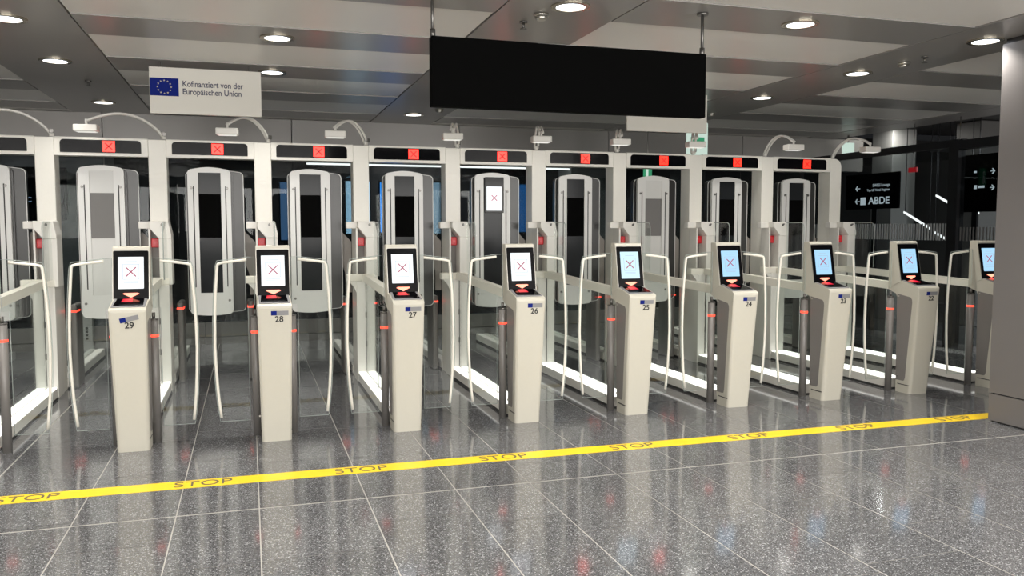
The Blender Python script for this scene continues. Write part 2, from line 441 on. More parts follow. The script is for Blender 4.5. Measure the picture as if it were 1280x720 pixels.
for i in range(-1, 9):
    c = pc(i)
    nm = 'left of kiosk 29' if i == -1 else 'running back from kiosk %s' % NUM[i]
    s = thing('side_barrier', 'low glass barrier with lit white base and cream top rail '+nm, 'barrier', (c, 0, 0), 'glass barriers between kiosks and portals')
    b = part('base_beam', s, ['white', 'seam'], base_f, 'bf'); part('bright_strip', b, 'led_base', base_led, 'bl')
    part('glass_pane', s, 'gclear', pane_f, 'pf'); part('top_rail', s, 'rail', rail_f, 'rf')
    g = part('raised_glass', s, 'gclear', hi_glass, 'hg2'); part('glass_edge', g, 'gedge', hi_edge, 'he')
    s = thing('rear_barrier', 'glass side wall on white base behind the portal post '+('left of kiosk 29' if i == -1 else 'of kiosk %s' % NUM[i]), 'barrier', (c, 0, 0), 'glass walls behind the portals')
    b = part('base_beam', s, ['white', 'seam'], base_r, 'br'); part('bright_strip', b, 'white', base_rl, 'brl')
    part('glass_pane', s, 'gclear', pane_r, 'prr'); part('infill_panel', s, 'infill', infill, 'inf')

# face-scan towers standing in each lane at the portal
def tower_frame_pts(x0, x1, z0, z1, top):
    out = []
    r = .045
    for cx, cz, a0 in ((x1-r, z0+r, -90), (x1-r, z1-r, 0)):
        for k in range(6):
            a = math.radians(a0+90*k/5); out.append((cx+r*math.cos(a), cz+r*math.sin(a)))
    for k in range(1, 8):
        t = k/8; x = (x1-r)+(x0+r-(x1-r))*t; out.append((x, z1+top*math.sin(math.pi*t)))
    for cx, cz, a0 in ((x0+r, z1-r, 90), (x0+r, z0+r, 180)):
        for k in range(6):
            a = math.radians(a0+90*k/5); out.append((cx+r*math.cos(a), cz+r*math.sin(a)))
    for k in range(1, 8):
        t = k/8; x = (x0+r)+(x1-r-(x0+r))*t; out.append((x, z0-top*.6*math.sin(math.pi*t)))
    return out
TX0, TX1 = .265, .675
def t_frame(bm):
    o = tower_frame_pts(TX0, TX1, .72, 2.19, .02)
    n = len(o)
    cx, cz = .47, 1.55
    inner = []
    for (x, z) in o:
        inner.append((min(max(x, .365), .58), min(max(z, .94), 2.155)))
    # spread the clamped points so that the ring stays clean
    ring_prism(bm, o, inner, 'y', 9.05, 9.09)
    bmesh.ops.remove_doubles(bm, verts=bm.verts, dist=.0004)
def t_body(bm): prism(bm, tower_frame_pts(TX0-.02, TX1+.12, .74, 2.17, .02), 'y', 9.12, 9.20)
def t_mid(bm): prism(bm, tower_frame_pts(TX0+.015, TX1+.02, .74, 2.17, .015), 'y', 9.092, 9.12)
def t_edge(bm):
    o = tower_frame_pts(TX0-.022, TX1+.125, .74, 2.17, .02)
    i_ = [(x+(.47-x)*.02, z+(1.45-z)*.005) for x, z in o]
    ring_prism(bm, o, i_, 'y', 9.115, 9.121)
def t_glass(bm): box(bm, .36, .585, 9.062, 9.072, .935, 2.16)
def t_groove(bm): box(bm, .315, .325, 9.047, 9.05, 1.0, 2.02); box(bm, .62, .63, 9.047, 9.05, 1.0, 2.02)
def t_bolt(bm):
    cyl(bm, 0, 0, 0, .008, .013, 14); bmesh.ops.rotate(bm, verts=bm.verts, cent=(0,0,0), matrix=Matrix.Rotation(math.pi/2, 3, 'X'))
def t_mod(bm): box(bm, .368, .578, 9.054, 9.062, 1.50, 1.94); bevel(bm, .003, 1)
def t_mod2(bm): box(bm, .378, .60, 9.046, 9.062, 1.765, 2.16); bevel(bm, .004, 1)
def t_scr(bm): box(bm, .40, .572, 9.042, 9.046, 1.79, 2.055)
def t_arm(bm): box(bm, TX1+.05, S-.215, 9.205, 9.23, 1.3, 1.38); box(bm, TX1+.05, S-.215, 9.205, 9.23, .9, .98)
for i in range(-2, 8):
    c = pc(i)
    lane = 'in the lane cut by the left edge' if i == -2 else ('in the lane left of kiosk 29' if i == -1 else 'in the lane between kiosks %s and %s' % (NUM[i], NUM[i+1]))
    what = 'tall face-scan tower with a lit X screen, ' if i == 3 else 'tall rounded face-scan tower, '
    t = thing('scan_tower', what+lane, 'scanner tower', (c, 0, 0), 'face-scan towers behind the portals')
    part('frame', t, 'towerframe', t_frame, 'tf'); part('body', t, 'towerbody', t_body, 'tb'); part('inner_shell', t, 'towerbody', t_mid, 'tm')
    part('edge_trim', t, 'towerframe', t_edge, 'te'); part('glass', t, 'panel' if i in (-1, 5) else 'towerglass', t_glass, 'tg%d' % (i in (-1, 5)))
    part('groove', t, 'seam', t_groove, 'tgr')
    for bx, bz in ((.30, 2.0), (.64, 2.0), (.30, .86), (.64, .86)): part('bolt', t, 'rod', t_bolt, 'tbo', (bx, 9.05, bz))
    if i == 3:
        md = part('display_module', t, 'black', t_mod2, 'tm2'); sc_ = part('screen', md, 'screen_w', t_scr, 'tsc')
        part('cross_mark', md, 'xink', lambda bm: cross(bm, .486, 1.93, .045, .005, 9.038, 9.042))
    else: part('display_module', t, 'wallgrey' if i in (-1, 5) else 'matte', t_mod, 'tmo%d' % (i in (-1, 5)))
    part('mounting_arm', t, 'post', t_arm, 'tar')

# ================================================================ SWING GATES
def g_post(bm): cyl(bm, 0, 0, 0, .92, .032, 24)
def g_cap(bm): cyl(bm, 0, 0, .92, .928, .034, 24); cyl(bm, 0, 0, .928, .975, .012, 12)
def g_foot(bm): cyl(bm, 0, 0, 0, .012, .036, 24)
def g_ring(bm): cyl(bm, 0, 0, .795, .812, .0335, 24)
def g_curve(s):   # free edge curve (x measured from the post, s = +1 opening to +X)
    return [(s*.262, .15), (s*.270, .22), (s*.283, .36), (s*.292, .52), (s*.297, .70), (s*.294, .90), (s*.286, 1.08), (s*.274, 1.24), (s*.268, 1.31)]
def g_bar(s):
    def f(bm):
        pts = [(x, 0, z) for x, z in g_curve(s)] + [(s*.262, 0, 1.328), (s*.235, 0, 1.336), (s*.15, 0, 1.348), (s*.055, 0, 1.358)]
        tube(bm, pts, .0105, 8)
    return f
def g_outline(s):
    c = [(x+s*.016, z) for x, z in g_curve(s)]
    return [(s*.05, .12), (s*.27, .12)] + c[1:] + [(s*.27, 1.352), (s*.05, 1.378), (s*-.0, 1.378), (s*-.0, 1.01), (s*.05, 1.01)]
def g_glass(s): return lambda bm: prism(bm, g_outline(s), 'y', -.004, .004)
def g_edge(s):
    def f(bm):
        o = [(x, 0, z) for x, z in g_outline(s)]; tube(bm, o+[o[0]], .0022, 5)
    return f
def g_clamp(bm): box(bm, -.02, .06, -.012, .012, .76, .79); box(bm, -.02, .06, -.012, .012, .2, .23)
GY = 6.715
for i in range(-1, 9):
    for s, off in ((1, .135), (-1, -.135)):
        if i == -1 and s == -1: continue
        side = 'right' if s > 0 else 'left'
        nm = 'kiosk %s' % NUM[i] if i >= 0 else 'the kiosk beyond the left edge'
        g = thing('swing_gate', ('grey post with curved white-edged glass gate on the %s side of %s' % (side, nm) if i >= 0 else 'grey post with curved glass gate cut by the left edge of the photo'), 'gate', (pc(i)+.017+off, GY, 0), 'glass swing gates behind the kiosks')
        p = part('post', g, 'post', g_post, 'gp'); part('cap', p, 'rod', g_cap, 'gc'); part('light_ring', p, 'ring', g_ring, 'gr')
        gl = part('glass_leaf', g, 'gclear', g_glass(s), 'gg%d' % s); part('edge', gl, 'gedge', g_edge(s), 'ge%d' % s)
        part('white_bar', g, 'rail', g_bar(s), 'gb%d' % s)
# inner gates just behind the portal
def ig_post(bm): box(bm, -.03, .03, -.13, .2, 0, .84); bevel(bm, .02, 3)
def ig_ring(bm): box(bm, -.032, .032, -.132, .05, .765, .78)
def ig_glass(s): return lambda bm: prism(bm, rrect(*sorted((s*.04, s*.3)), .15, 1.2, .03), 'y', -.004, .004)
for i in range(-1, 9):
    for s, off in ((1, .15), (-1, -.15)):
        if i == 8 and s > 0: continue
        if i == -1 and s < 0: continue
        side = 'right' if s > 0 else 'left'
        nm = 'of kiosk %s' % NUM[i] if i >= 0 else 'nearest the left edge'
        g = thing('inner_gate', 'short grey inner gate with red ring, %s of the portal post %s' % (side, nm), 'gate', (pc(i)+off, 9.36, 0), 'inner gates behind the portals')
        p = part('post', g, 'post', ig_post, 'igp'); part('light_ring', p, 'ring', ig_ring, 'igr')
        part('glass_leaf', g, 'gclear', ig_glass(s), 'igg%d' % s)

# ================================================================ KIOSKS
def k_body(bm):
    prof = [(6.46, 0), (6.369, 1.01), (6.374, 1.028), (6.40, 1.042), (6.60, 1.085), (6.64, 1.085), (6.765, 1.06), (6.765, 1.0), (6.735, .985), (6.66, .96), (6.645, .93), (6.645, 0)]
    A = []; B = []
    def hw(z): return .109 + .013*min(z, 1)
    for y, z in prof:
        A.append(bm.verts.new((-hw(z), y, z))); B.append(bm.verts.new((hw(z), y, z)))
    n = len(prof); bm.faces.new(A); bm.faces.new(B[::-1])
    for k in range(n): bm.faces.new((A[k], A[(k+1) % n], B[(k+1) % n], B[k]))
    bm.edges.ensure_lookup_table()
    fe = [e for e in bm.edges if {e.verts[0], e.verts[1]} in ({A[0], A[1]}, {B[0], B[1]})]
    bmesh.ops.bevel(bm, geom=fe, offset=.032, segments=5, profile=.5, affect='EDGES')
    oth = [e for e in bm.edges if len(e.link_faces) == 2 and e.calc_face_angle(0) > .5 and min(v.co.z for v in e.verts) > .9]
    bmesh.ops.bevel(bm, geom=oth, offset=.005, segments=2, profile=.5, affect='EDGES', clamp_overlap=True)
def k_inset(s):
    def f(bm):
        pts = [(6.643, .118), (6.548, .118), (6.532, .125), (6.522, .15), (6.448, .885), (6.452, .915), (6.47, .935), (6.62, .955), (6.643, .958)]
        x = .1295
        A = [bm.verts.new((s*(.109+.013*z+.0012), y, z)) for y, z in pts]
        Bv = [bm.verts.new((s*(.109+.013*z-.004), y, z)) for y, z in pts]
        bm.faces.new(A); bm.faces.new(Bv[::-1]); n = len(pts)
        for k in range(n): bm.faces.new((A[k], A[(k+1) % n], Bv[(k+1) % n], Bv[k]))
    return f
def k_slot(s):
    return lambda bm: box(bm, *sorted((s*.1075, s*.1115)), 6.47, 6.62, .078, .086)
def k_screw(s):
    return lambda bm: [box(bm, *sorted((s*.11, s*.1245)), 6.615, 6.627, z, z+.012) for z in (.16, .93)]
def k_head(bm):
    prof = [(6.600, 1.075), (6.672, 1.448), (6.678, 1.46), (6.69, 1.465), (6.755, 1.465), (6.765, 1.455), (6.765, 1.0), (6.70, 1.04)]
    prism(bm, prof, 'x', -.125, .125)
    ed = [e for e in bm.edges if abs(e.verts[0].co.x-e.verts[1].co.x) < 1e-5]
    bmesh.ops.bevel(bm, geom=ed, offset=.006, segments=2, profile=.5, affect='EDGES')
HN = Vector((0, -math.cos(.19), math.sin(.19)))     # screen plane normal
HO = Vector((0, 6.600, 1.075)); HU = Vector((0, .072, .373)).normalized()
HLEN = Vector((0, .072, .373)).length
def hp(x, t, d):      # point on the leaning screen face: t in metres up the face, d out of it
    return HO + Vector((x, 0, 0)) + HU*t + Vector((0, -HU.z, HU.y))*d
def hprism(bm, pts, d0, d1, mi=0):
    A = [bm.verts.new(hp(x, t, d0)) for x, t in pts]; Bv = [bm.verts.new(hp(x, t, d1)) for x, t in pts]
    fs = [bm.faces.new(A), bm.faces.new(Bv[::-1])]; n = len(pts)
    for k in range(n): fs.append(bm.faces.new((A[k], A[(k+1) % n], Bv[(k+1) % n], Bv[k])))
    for f in fs: f.material_index = mi
def k_bezel(bm): hprism(bm, rrect(-.1185, .1185, .006, .366, .010), -.002, .004)
def k_silver(bm): hprism(bm, rrect(-.1235, .1235, .001, .373, .012), -.002, .002)
def k_screen(bm): hprism(bm, rrect(-.086, .086, .086, .320, .003, 2), .004, .005)
def k_arrow(bm): hprism(bm, [(0, .022), (.055, .050), (.045, .056), (-.045, .056), (-.055, .050)], .004, .006)
def k_x(bm):
    for s in (1, -1):
        d = Vector((1, s)).normalized(); n = Vector((-d.y, d.x))*.0040
        a = Vector((0, .210))-d*.048; b = Vector((0, .210))+d*.048
        hprism(bm, [tuple(a-n), tuple(b-n), tuple(b+n), tuple(a+n)], .005, .0062)
def k_xf(bm):
    for x0, x1, t0, t1 in ((-.056, .056, .154, .157), (-.056, .056, .263, .266), (-.056, -.053, .154, .266), (.053, .056, .154, .266)):
        hprism(bm, [(x0, t0), (x1, t0), (x1, t1), (x0, t1)], .005, .0058)
    for t in (.138, .128): hprism(bm, [(-.05, t), (.05, t), (.05, t+.003), (-.05, t+.003)], .005, .0056)
    hprism(bm, [(-.04, .285), (.04, .285), (.04, .288), (-.04, .288)], .005, .0056)
def sl(y): return 1.042+(y-6.40)*.215
def k_tray(bm):
    A = [bm.verts.new(p) for p in ((-.11, 6.405, sl(6.405)+.002), (.11, 6.405, sl(6.405)+.002), (.11, 6.597, sl(6.597)+.002), (-.11, 6.597, sl(6.597)+.002))]
    Bv = [bm.verts.new((v.co.x, v.co.y, v.co.z+.005)) for v in A]
    bm.faces.new(A[::-1]); bm.faces.new(Bv)
    for k in range(4): bm.faces.new((A[k], A[(k+1) % 4], Bv[(k+1) % 4], Bv[k]))
def k_trayglass(bm):
    A = [bm.verts.new(p) for p in ((-.098, 6.425, sl(6.425)+.0075), (.098, 6.425, sl(6.425)+.0075), (.09, 6.585, sl(6.585)+.0075), (-.09, 6.585, sl(6.585)+.0075))]
    Bv = [bm.verts.new((v.co.x, v.co.y, v.co.z+.003)) for v in A]
    bm.faces.new(A[::-1]); bm.faces.new(Bv)
    for k in range(4): bm.faces.new((A[k], A[(k+1) % 4], Bv[(k+1) % 4], Bv[k]))
def k_glow(bm):
    A = [bm.verts.new(p) for p in ((-.055, 6.50, sl(6.50)+.0110), (.02, 6.50, sl(6.50)+.0110), (.015, 6.575, sl(6.575)+.0110), (-.05, 6.575, sl(6.575)+.0110))]
    Bv = [bm.verts.new((v.co.x, v.co.y, v.co.z+.001)) for v in A]
    bm.faces.new(A[::-1]); bm.faces.new(Bv)
    for k in range(4): bm.faces.new((A[k], A[(k+1) % 4], Bv[(k+1) % 4], Bv[k]))
def k_sticker(bm): box(bm, -.022, .062, -.0012, 0, -.017, .017)
def k_sflag(bm): box(bm, -.062, -.022, -.0012, 0, -.017, .017)
for i in range(9):
    extra = {0: ' and a crooked flag sticker', 8: ', cut off by the big pillar'}.get(i, '')
    k = thing('kiosk', 'white self-service kiosk marked %s%s' % (NUM[i], extra) if i != 8 else 'white self-service kiosk half hidden behind the big grey pillar at right',
              'kiosk', (pc(i)+.018, 0, 0), 'self-service kiosks in the front row')
    part('body', k, 'shell', k_body, 'kb')
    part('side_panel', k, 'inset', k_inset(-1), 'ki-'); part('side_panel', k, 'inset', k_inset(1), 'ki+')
    part('slot', k, 'seam', k_slot(-1), 'ks-'); part('slot', k, 'seam', k_slot(1), 'ks+')
    part('screws', k, 'steel', k_screw(-1), 'kw-')
    h = part('screen_housing', k, 'shell', k_head, 'kh')
    part('silver_rim', h, 'steel', k_silver, 'ksr'); part('bezel', h, 'black', k_bezel, 'kbz')
    sm = 'screen_w' if i < 4 else ('screen_c' if i == 4 else 'screen_b')
    part('screen', h, sm, k_screen, 'ksc'+sm); part('cross_mark', h, 'xink', k_x, 'kx'); part('screen_frame_lines', h, 'xframe', k_xf, 'kxf')
    part('arrow_light', h, 'arrow', k_arrow, 'kar')
    t = part('reader_tray', k, 'stickergrey', k_tray, 'kt'); part('reader_glass', t, 'black', k_trayglass, 'ktg'); part('reader_glow', t, 'redglow', k_glow, 'kgl')
    # front face leans: y at height z
    fy = lambda z: 6.46-.0893*z
    st = part('flag_sticker', k, 'stickergrey', k_sticker, 'kst', (.035, fy(.975)-.0005, .975))
    fl = part('sticker_flag', st, 'flagblue', k_sflag, 'ksf')
    st.rotation_euler.x = .089
    if i == 0: st.location = (.01, fy(.965)-.0035, .965); st.rotation_euler = (.089, math.radians(-12), 0)
    text('number', NUM[i], .062, 'digit', k, (.03 if i else .01, fy(.928)-.002, .928 if i else .918), (math.pi/2+.089, 0, 0), bold=.0012)

# ================================================================ CAMERA ARMS on the portals
ARM = {-1: (.68, -80), 0: (.68, -78), 1: (.45, -60), 2: (.45, -50), 3: (.45, -20), 4: (.45, -12), 5: (.45, -20), 6: (.45, -26), 7: (.45, 12), 8: (.5, 20)}
def a_arm(L):
    def f(bm):
        for dx in (-.02, .02):
            pts = []
            for k in range(15):
                t = k/14; y = -(L)*t; z = 2.465+.215*math.sin(math.pi*min(1, t*.62+.0)) + (.0 if t < .8 else 0)
                z = 2.487 + .21*math.sin(math.pi*(t**.8)*.80)
                pts.append((dx, y, z))
            tube(bm, pts, .0115, 8)
    return f
def a_stem(L): return lambda bm: cyl(bm, 0, -L, 2.555, 2.63, .012, 12)
def a_foot(bm): cyl(bm, 0, 0, 2.4685, 2.51, .022, 14)
def a_clamp(bm): box(bm, .018, .04, -.02, .02, 2.50, 2.54); bevel(bm, .003, 1)
def a_box(bm): box(bm, -.105, .105, -.065, .065, -.035, .03); bevel(bm, .010, 3)
def a_lens(bm): box(bm, -.085, .085, -.05, .05, -.039, -.035)
for i in range(-1, 9):
    L, th = ARM[i]
    nm = 'the post behind kiosk %s' % NUM[i] if i >= 0 else 'the leftmost portal post'
    a = thing('camera_arm', 'white overhead camera on a bent double tube arm above '+nm, 'camera', (pc(i)+(.06 if i < 4 else -.02), YP+.04, 0), 'overhead cameras on the portals', math.radians(th))
    part('arm', a, 'steel' if False else 'white', a_arm(L), 'aa%.2f' % L); part('foot', a, 'white', a_foot, 'af'); part('clamp', a, 'rod', a_clamp, 'ac')
    part('stem', a, 'white', a_stem(L), 'as%.2f' % L)
    b = part('camera_housing', a, 'white', a_box, 'ab', (0, -L, 2.545)); b.rotation_euler.z = -math.radians(th)+math.radians(-5)
    part('lens_plate', b, 'lampwarm', a_lens, 'al')
    ld = D.lights.new('arm_lamp', 'AREA'); ld.shape = 'RECTANGLE'; ld.size = .14; ld.size_y = .09; ld.energy = ARM_W; ld.color = (1, .97, .9)
    lo = D.objects.new('module_light', ld); C.objects.link(lo); lo.parent = b; lo.location = (0, 0, -.045)

# ================================================================ CEILING LAMPS
def dl_ring(bm):
    n = 28; R, r = .135, .10
    A = [(R*math.cos(2*math.pi*k/n), R*math.sin(2*math.pi*k/n)) for k in range(n)]; B = [(r*math.cos(2*math.pi*k/n), r*math.sin(2*math.pi*k/n)) for k in range(n)]
    ring_prism(bm, A, B, 'z', -.012, 0)
def dl_disc(bm): cyl(bm, 0, 0, -.008, -.004, .099, 28)
LAMPS = []
for x in (-1.62, 2.12, 5.70):
    for y in (-2.4, -.8, .8, 2.3, 3.9, 5.44, 6.93, 8.53, 11.15): LAMPS.append((x, y))
for x in (.25, 3.92):
    for y in (-2.35, .75, 2.3, 3.85, 5.40, 7.0, 8.54): LAMPS.append((x, y))
for y in (-.8, 2.3, 5.4, 7.0, 8.5): LAMPS.append((-4.0, y)); LAMPS.append((7.6, y))
SKIP = {(.25, 5.40), (3.92, 7.0), (3.92, 8.54), (7.6, 7.0), (7.6, 8.5), (7.6, 5.4), (2.12, 8.53), (2.12, 6.93)}
LAMPS = [p for p in LAMPS if p not in SKIP]
SEEN = {(-1.62, 6.93): 'round recessed ceiling downlight in the top left corner',
        (-1.62, 8.53): 'round downlight on the dark strip left of the flag sign',
        (-1.62, 11.15): 'small far downlight low on the left ceiling strip',
        (.25, 7.0): 'round downlight above and right of the flag sign, upper of two',
        (.25, 8.54): 'round downlight right of the flag sign, lower of two',
        (2.12, 5.44): 'large round downlight directly above the black hanging sign',
        (2.12, 11.15): 'small far downlight below left end of the black hanging sign',
        (3.92, 5.40): 'round downlight with a reflection right of the black sign rod',
        (5.70, 5.44): 'round downlight beside the top of the big pillar',
        (5.70, 6.93): 'round downlight in the middle of the right ceiling strip',
        (5.70, 8.53): 'small round downlight near the far end of the right ceiling strip',
        (5.70, 11.15): 'faint far downlight on the right ceiling strip'}
for x, y in LAMPS:
    lab = SEEN.get((x, y), 'round recessed ceiling downlight outside the view')
    d = thing('ceiling_downlight', lab, 'ceiling light', (x, y, CZ), 'recessed ceiling downlights')
    part('trim_ring', d, 'lampring', dl_ring, 'dr'); part('lamp_disc', d, 'lamp', dl_disc, 'dd')
    ld = D.lights.new('downlight', 'AREA'); ld.shape = 'DISK'; ld.size = .15; ld.energy = DOWN_W if y < 10 else DOWN_W*1.4
    ld.color = (1, .955, .89); ld.spread = math.radians(130)
    if x > 5 and 5 < y < 6: ld.energy = 6
    if 8 < y < 9: ld.energy = 3; ld.spread = math.radians(80)
    lo = D.objects.new('lamp', ld); C.objects.link(lo); lo.parent = d; lo.location = (0, 0, -.02)
def spr_b(bm): cyl(bm, 0, 0, -.01, 0, .03, 16); cyl(bm, 0, 0, -.05, -.01, .01, 10); cyl(bm, 0, 0, -.055, -.05, .025, 12)
def det_b(bm): cyl(bm, 0, 0, -.02, 0, .055, 20); cyl(bm, 0, 0, -.045, -.02, .03, 20, .05)
for x, y, b, lab in ((-1.53, 9.6, spr_b, 'sprinkler head on the left ceiling strip above the portals'), (1.95, 5.95, spr_b, 'sprinkler head above the black hanging sign'),
                  (2.0, 5.7, det_b, 'smoke detector just above the black hanging sign'), (2.35, 10.6, det_b, 'dark dome detector beside the far downlight below the black sign'),
                  (5.75, 6.38, det_b, 'cone-shaped detector on the right ceiling strip'), (5.72, 6.1, spr_b, 'sprinkler head on the right ceiling strip nearest the pillar'),
                  (5.85, 9.9, det_b, 'small detector at the far end of the right ceiling strip')):
    nm = 'sprinkler_head' if b is spr_b else 'smoke_detector'
    o = part(nm, None, 'rod' if b is spr_b else 'steel', b, None, (x, y, CZ)); tag(o, lab, 'sprinkler' if b is spr_b else 'detector')

# ================================================================ HANGING SIGNS
bs = thing('hanging_display', 'wide black rectangular display hanging from two rods', 'display', (0, 0, 0))
def bsb(bm): box(bm, 1.13, 3.092, 5.312, 5.39, 2.372, 2.812); bevel(bm, .004, 1)
o = part('screen_panel', bs, 'matte', bsb); 
for x in (1.145, 3.078):
    part('rod', bs, 'rod', lambda bm: (cyl(bm, x, 5.35, 2.8, CZ, .011, 12), cyl(bm, x, 5.35, 2.8, 2.86, .018, 12), cyl(bm, x, 5.35, CZ-.015, CZ, .04, 18)))
def star(bm, cx, cz, r, y0, y1):
    pts = []
    for k in range(10):
        a = math.pi/2+math.pi*k/5; q = r if k % 2 == 0 else r*.4
        pts.append((cx+q*math.cos(a), cz+q*math.sin(a)))
    prism(bm, pts, 'y', y0, y1)
def eusign(x0, lab):
    YS = 8.3; s = thing('hanging_sign', lab, 'sign', (x0, YS, 2.635), 'grey flag signs hanging from the ceiling')
    part('board', s, 'signboard', lambda bm: (box(bm, 0, .965, 0, .03, 0, .415), bevel(bm, .002, 1)), 'eub')
    for x in (.1, .86): part('hanger', s, 'rod', lambda bm: cyl(bm, x, .015, .415, CZ-2.635, .003, 6))
    f = part('flag', s, 'flagblue', lambda bm: box(bm, .004, .247, -.0015, 0, .158, .318), 'euf')
    part('stars', f, 'gold', lambda bm: [star(bm, .1255+.058*math.sin(2*math.pi*k/12), .238+.058*math.cos(2*math.pi*k/12), .0095, -.003, -.0015) for k in range(12)], 'eus')
    text('lettering', 'Kofinanziert von der', .0735, 'signtext', s, (.277, -.001, .272), key=1, align='LEFT', bold=.0013, sx=.86)
    text('lettering', 'Europäischen Union', .0735, 'signtext', s, (.277, -.001, .202), key=1, align='LEFT', bold=.0013, sx=.86)
eusign(-.825, 'grey sign with blue starred flag and two lines of German text, fully visible')
eusign(3.885, 'grey sign with starred flag mostly hidden behind the black hanging display')
ex = thing('exit_sign', 'green and white exit sign hanging below the second flag sign', 'sign', (5.50, 9.9, 0))
part('panel', ex, 'exitwhite', lambda bm: box(bm, 0, .30, 0, .03, 2.54, 2.97)); part('green_field', ex, 'exitgreen', lambda bm: (box(bm, .05, .25, -.002, 0, 2.66, 2.78), box(bm, .03, .27, -.002, 0, 2.90, 2.96)))
part('hanger', ex, 'rod', lambda bm: box(bm, .14, .16, .01, .02, 2.97, 3.1))
ex2 = thing('exit_sign', 'small green exit sign seen through glass left of kiosk 24 portal post', 'sign', (5.72, 11.6, 0))
part('panel', ex2, 'exitgreen', lambda bm: box(bm, 0, .13, 0, .03, 2.32, 2.62)); part('symbol', ex2, 'exitwhite', lambda bm: box(bm, .03, .07, -.003, 0, 2.36, 2.56))
part('hanger', ex2, 'rod', lambda bm: box(bm, .06, .07, .01, .02, 2.62, 3.1))
lb = part('light_box', None, 'exitwhite', lambda bm: (box(bm, 0, .22, 0, .04, 0, .2), bevel(bm, .004, 1)), None, (9.3, 11.6, 2.78)); part('hanger', lb, 'rod', lambda bm: box(bm, .1, .12, .01, .03, .2, .52)); tag(lb, 'small square white lit box sign above the end post at right', 'sign')

# ================================================================ FLOOR TAPE
tp = thing('floor_tape', 'long yellow floor tape repeating the word STOP', 'tape', (0, 0, .0))
part('tape_strip', tp, 'tape', lambda bm: box(bm, -6, 6.3, 5.437, 5.60, .0005, .0015))
for k in range(-4, 8):
    xc = -.308+.985*k
    if xc > 5.65: continue
    text('stop_lettering', 'STOP', .15, 'tapeink', tp, (xc, 5.515, .0024), (0, 0, 0), sx=.98, bold=-.001)

# ================================================================ BACKGROUND beyond the glass
def col_thing(lab, x0, x1, y0, y1, z1, mat='column'):
    o = part('column', None, mat, lambda bm: (box(bm, x0, x1, y0, y1, 0, z1), bevel(bm, .01, 1))); tag(o, lab, 'column')
col_thing('light grey column behind the lane left of kiosk 29', -2.75, -1.85, 12.9, 13.5, 3.0)
col_thing('grey column behind the portal between kiosks 26 and 25', 5.05, 5.75, 12.9, 13.5, 3.0)
col_thing('brown-grey column far behind the portal of kiosk 23', 7.0, 7.7, 13.2, 13.8, 3.0, 'wallgrey')
col_thing('bright clad column under a light beyond the right glass wall', 10.55, 11.05, 11.9, 12.4, 3.29)
col_thing('dim grey column seen through the striped glass', 11.1, 11.7, 10.6, 11.1, 3.29, 'wallgrey')
dl = thing('ceiling_downlight', 'downlight over the clad column beyond the right glass wall', 'ceiling light', (10.4, 11.7, 3.3), 'recessed ceiling downlights')
part('trim_ring', dl, 'lampring', dl_ring, 'dr'); part('lamp_disc', dl, 'lamp', dl_disc, 'dd')
ld = D.lights.new('downlight', 'AREA'); ld.shape = 'DISK'; ld.size = .15; ld.energy = 8; ld.color = (1, .97, .9)
lo = D.objects.new('lamp', ld); C.objects.link(lo); lo.parent = dl; lo.location = (0, 0, -.02)
lin = thing('linear_lamp', 'long white linear lamp behind the middle portals', 'lamp', (0, 0, 0))
part('tube', lin, 'tube', lambda bm: box(bm, .85, 5.35, 12.98, 13.02, 2.545, 2.57)); part('housing', lin, 'frame', lambda bm: box(bm, .8, 5.4, 12.97, 13.03, 2.571, 2.62))
for x in (1.2, 5.0): part('hanger', lin, 'frame', lambda bm: box(bm, x, x+.01, 12.99, 13.01, 2.62, 3.0))
for x0, x1, z0, z1, mt, lab in ((1.41, 1.77, 1.51, 2.30, 'paleblue', 'pale blue lit display behind the post of kiosk 27'),
                            (1.93, 2.27, 1.53, 2.29, 'bluescreen', 'saturated blue display seen through the lane of kiosk 26'),
                            (.456, .60, 1.42, 2.27, 'dimblue', 'dim display seen left of the tower between kiosks 28 and 27')):
    d = thing('wall_display', lab, 'display', (0, 0, 0))
    part('screen', d, mt, lambda bm: box(bm, x0, x1, 12.9, 12.92, z0, z1)); part('casing', d, 'frame', lambda bm: box(bm, x0-.02, x1+.02, 12.92, 12.98, z0-.02, z1+.02))
    part('stand', d, 'frame', lambda bm: box(bm, (x0+x1)/2-.04, (x0+x1)/2+.04, 12.93, 12.97, 0, z0))
# left direction board with arrows
b = thing('direction_board', 'black direction board with two white arrows at far left', 'sign', (0, 0, 0))
part('board', b, 'matte', lambda bm: box(bm, -4.2, -2.3, 12.5, 12.55, 1.7, 2.4)); part('stand', b, 'frame', lambda bm: box(bm, -3.4, -3.3, 12.5, 12.55, 0, 1.7))
def arr(bm, x, z, s=1, k=1.0, y=12.49):
    box(bm, x-.06*k, x+.06*k, y, y+.008, z-.009*k, z+.009*k)
    for q in (1, -1):
        prism(bm, [(x+s*.06*k, z), (x+s*.02*k, z+q*.05*k), (x+s*.0*k, z+q*.05*k), (x+s*.035*k, z)], 'y', y, y+.008)
for z in (2.26, 2.03): part('arrow', b, 'signwhite', lambda bm: arr(bm, -2.47, z, 1, 1.0))
text('lettering', 'ng B', .11, 'signblue', b, (-2.86, 12.49, 2.06)); text('lettering', 'ge C', .09, 'signblue', b, (-2.8, 12.49, 1.97))
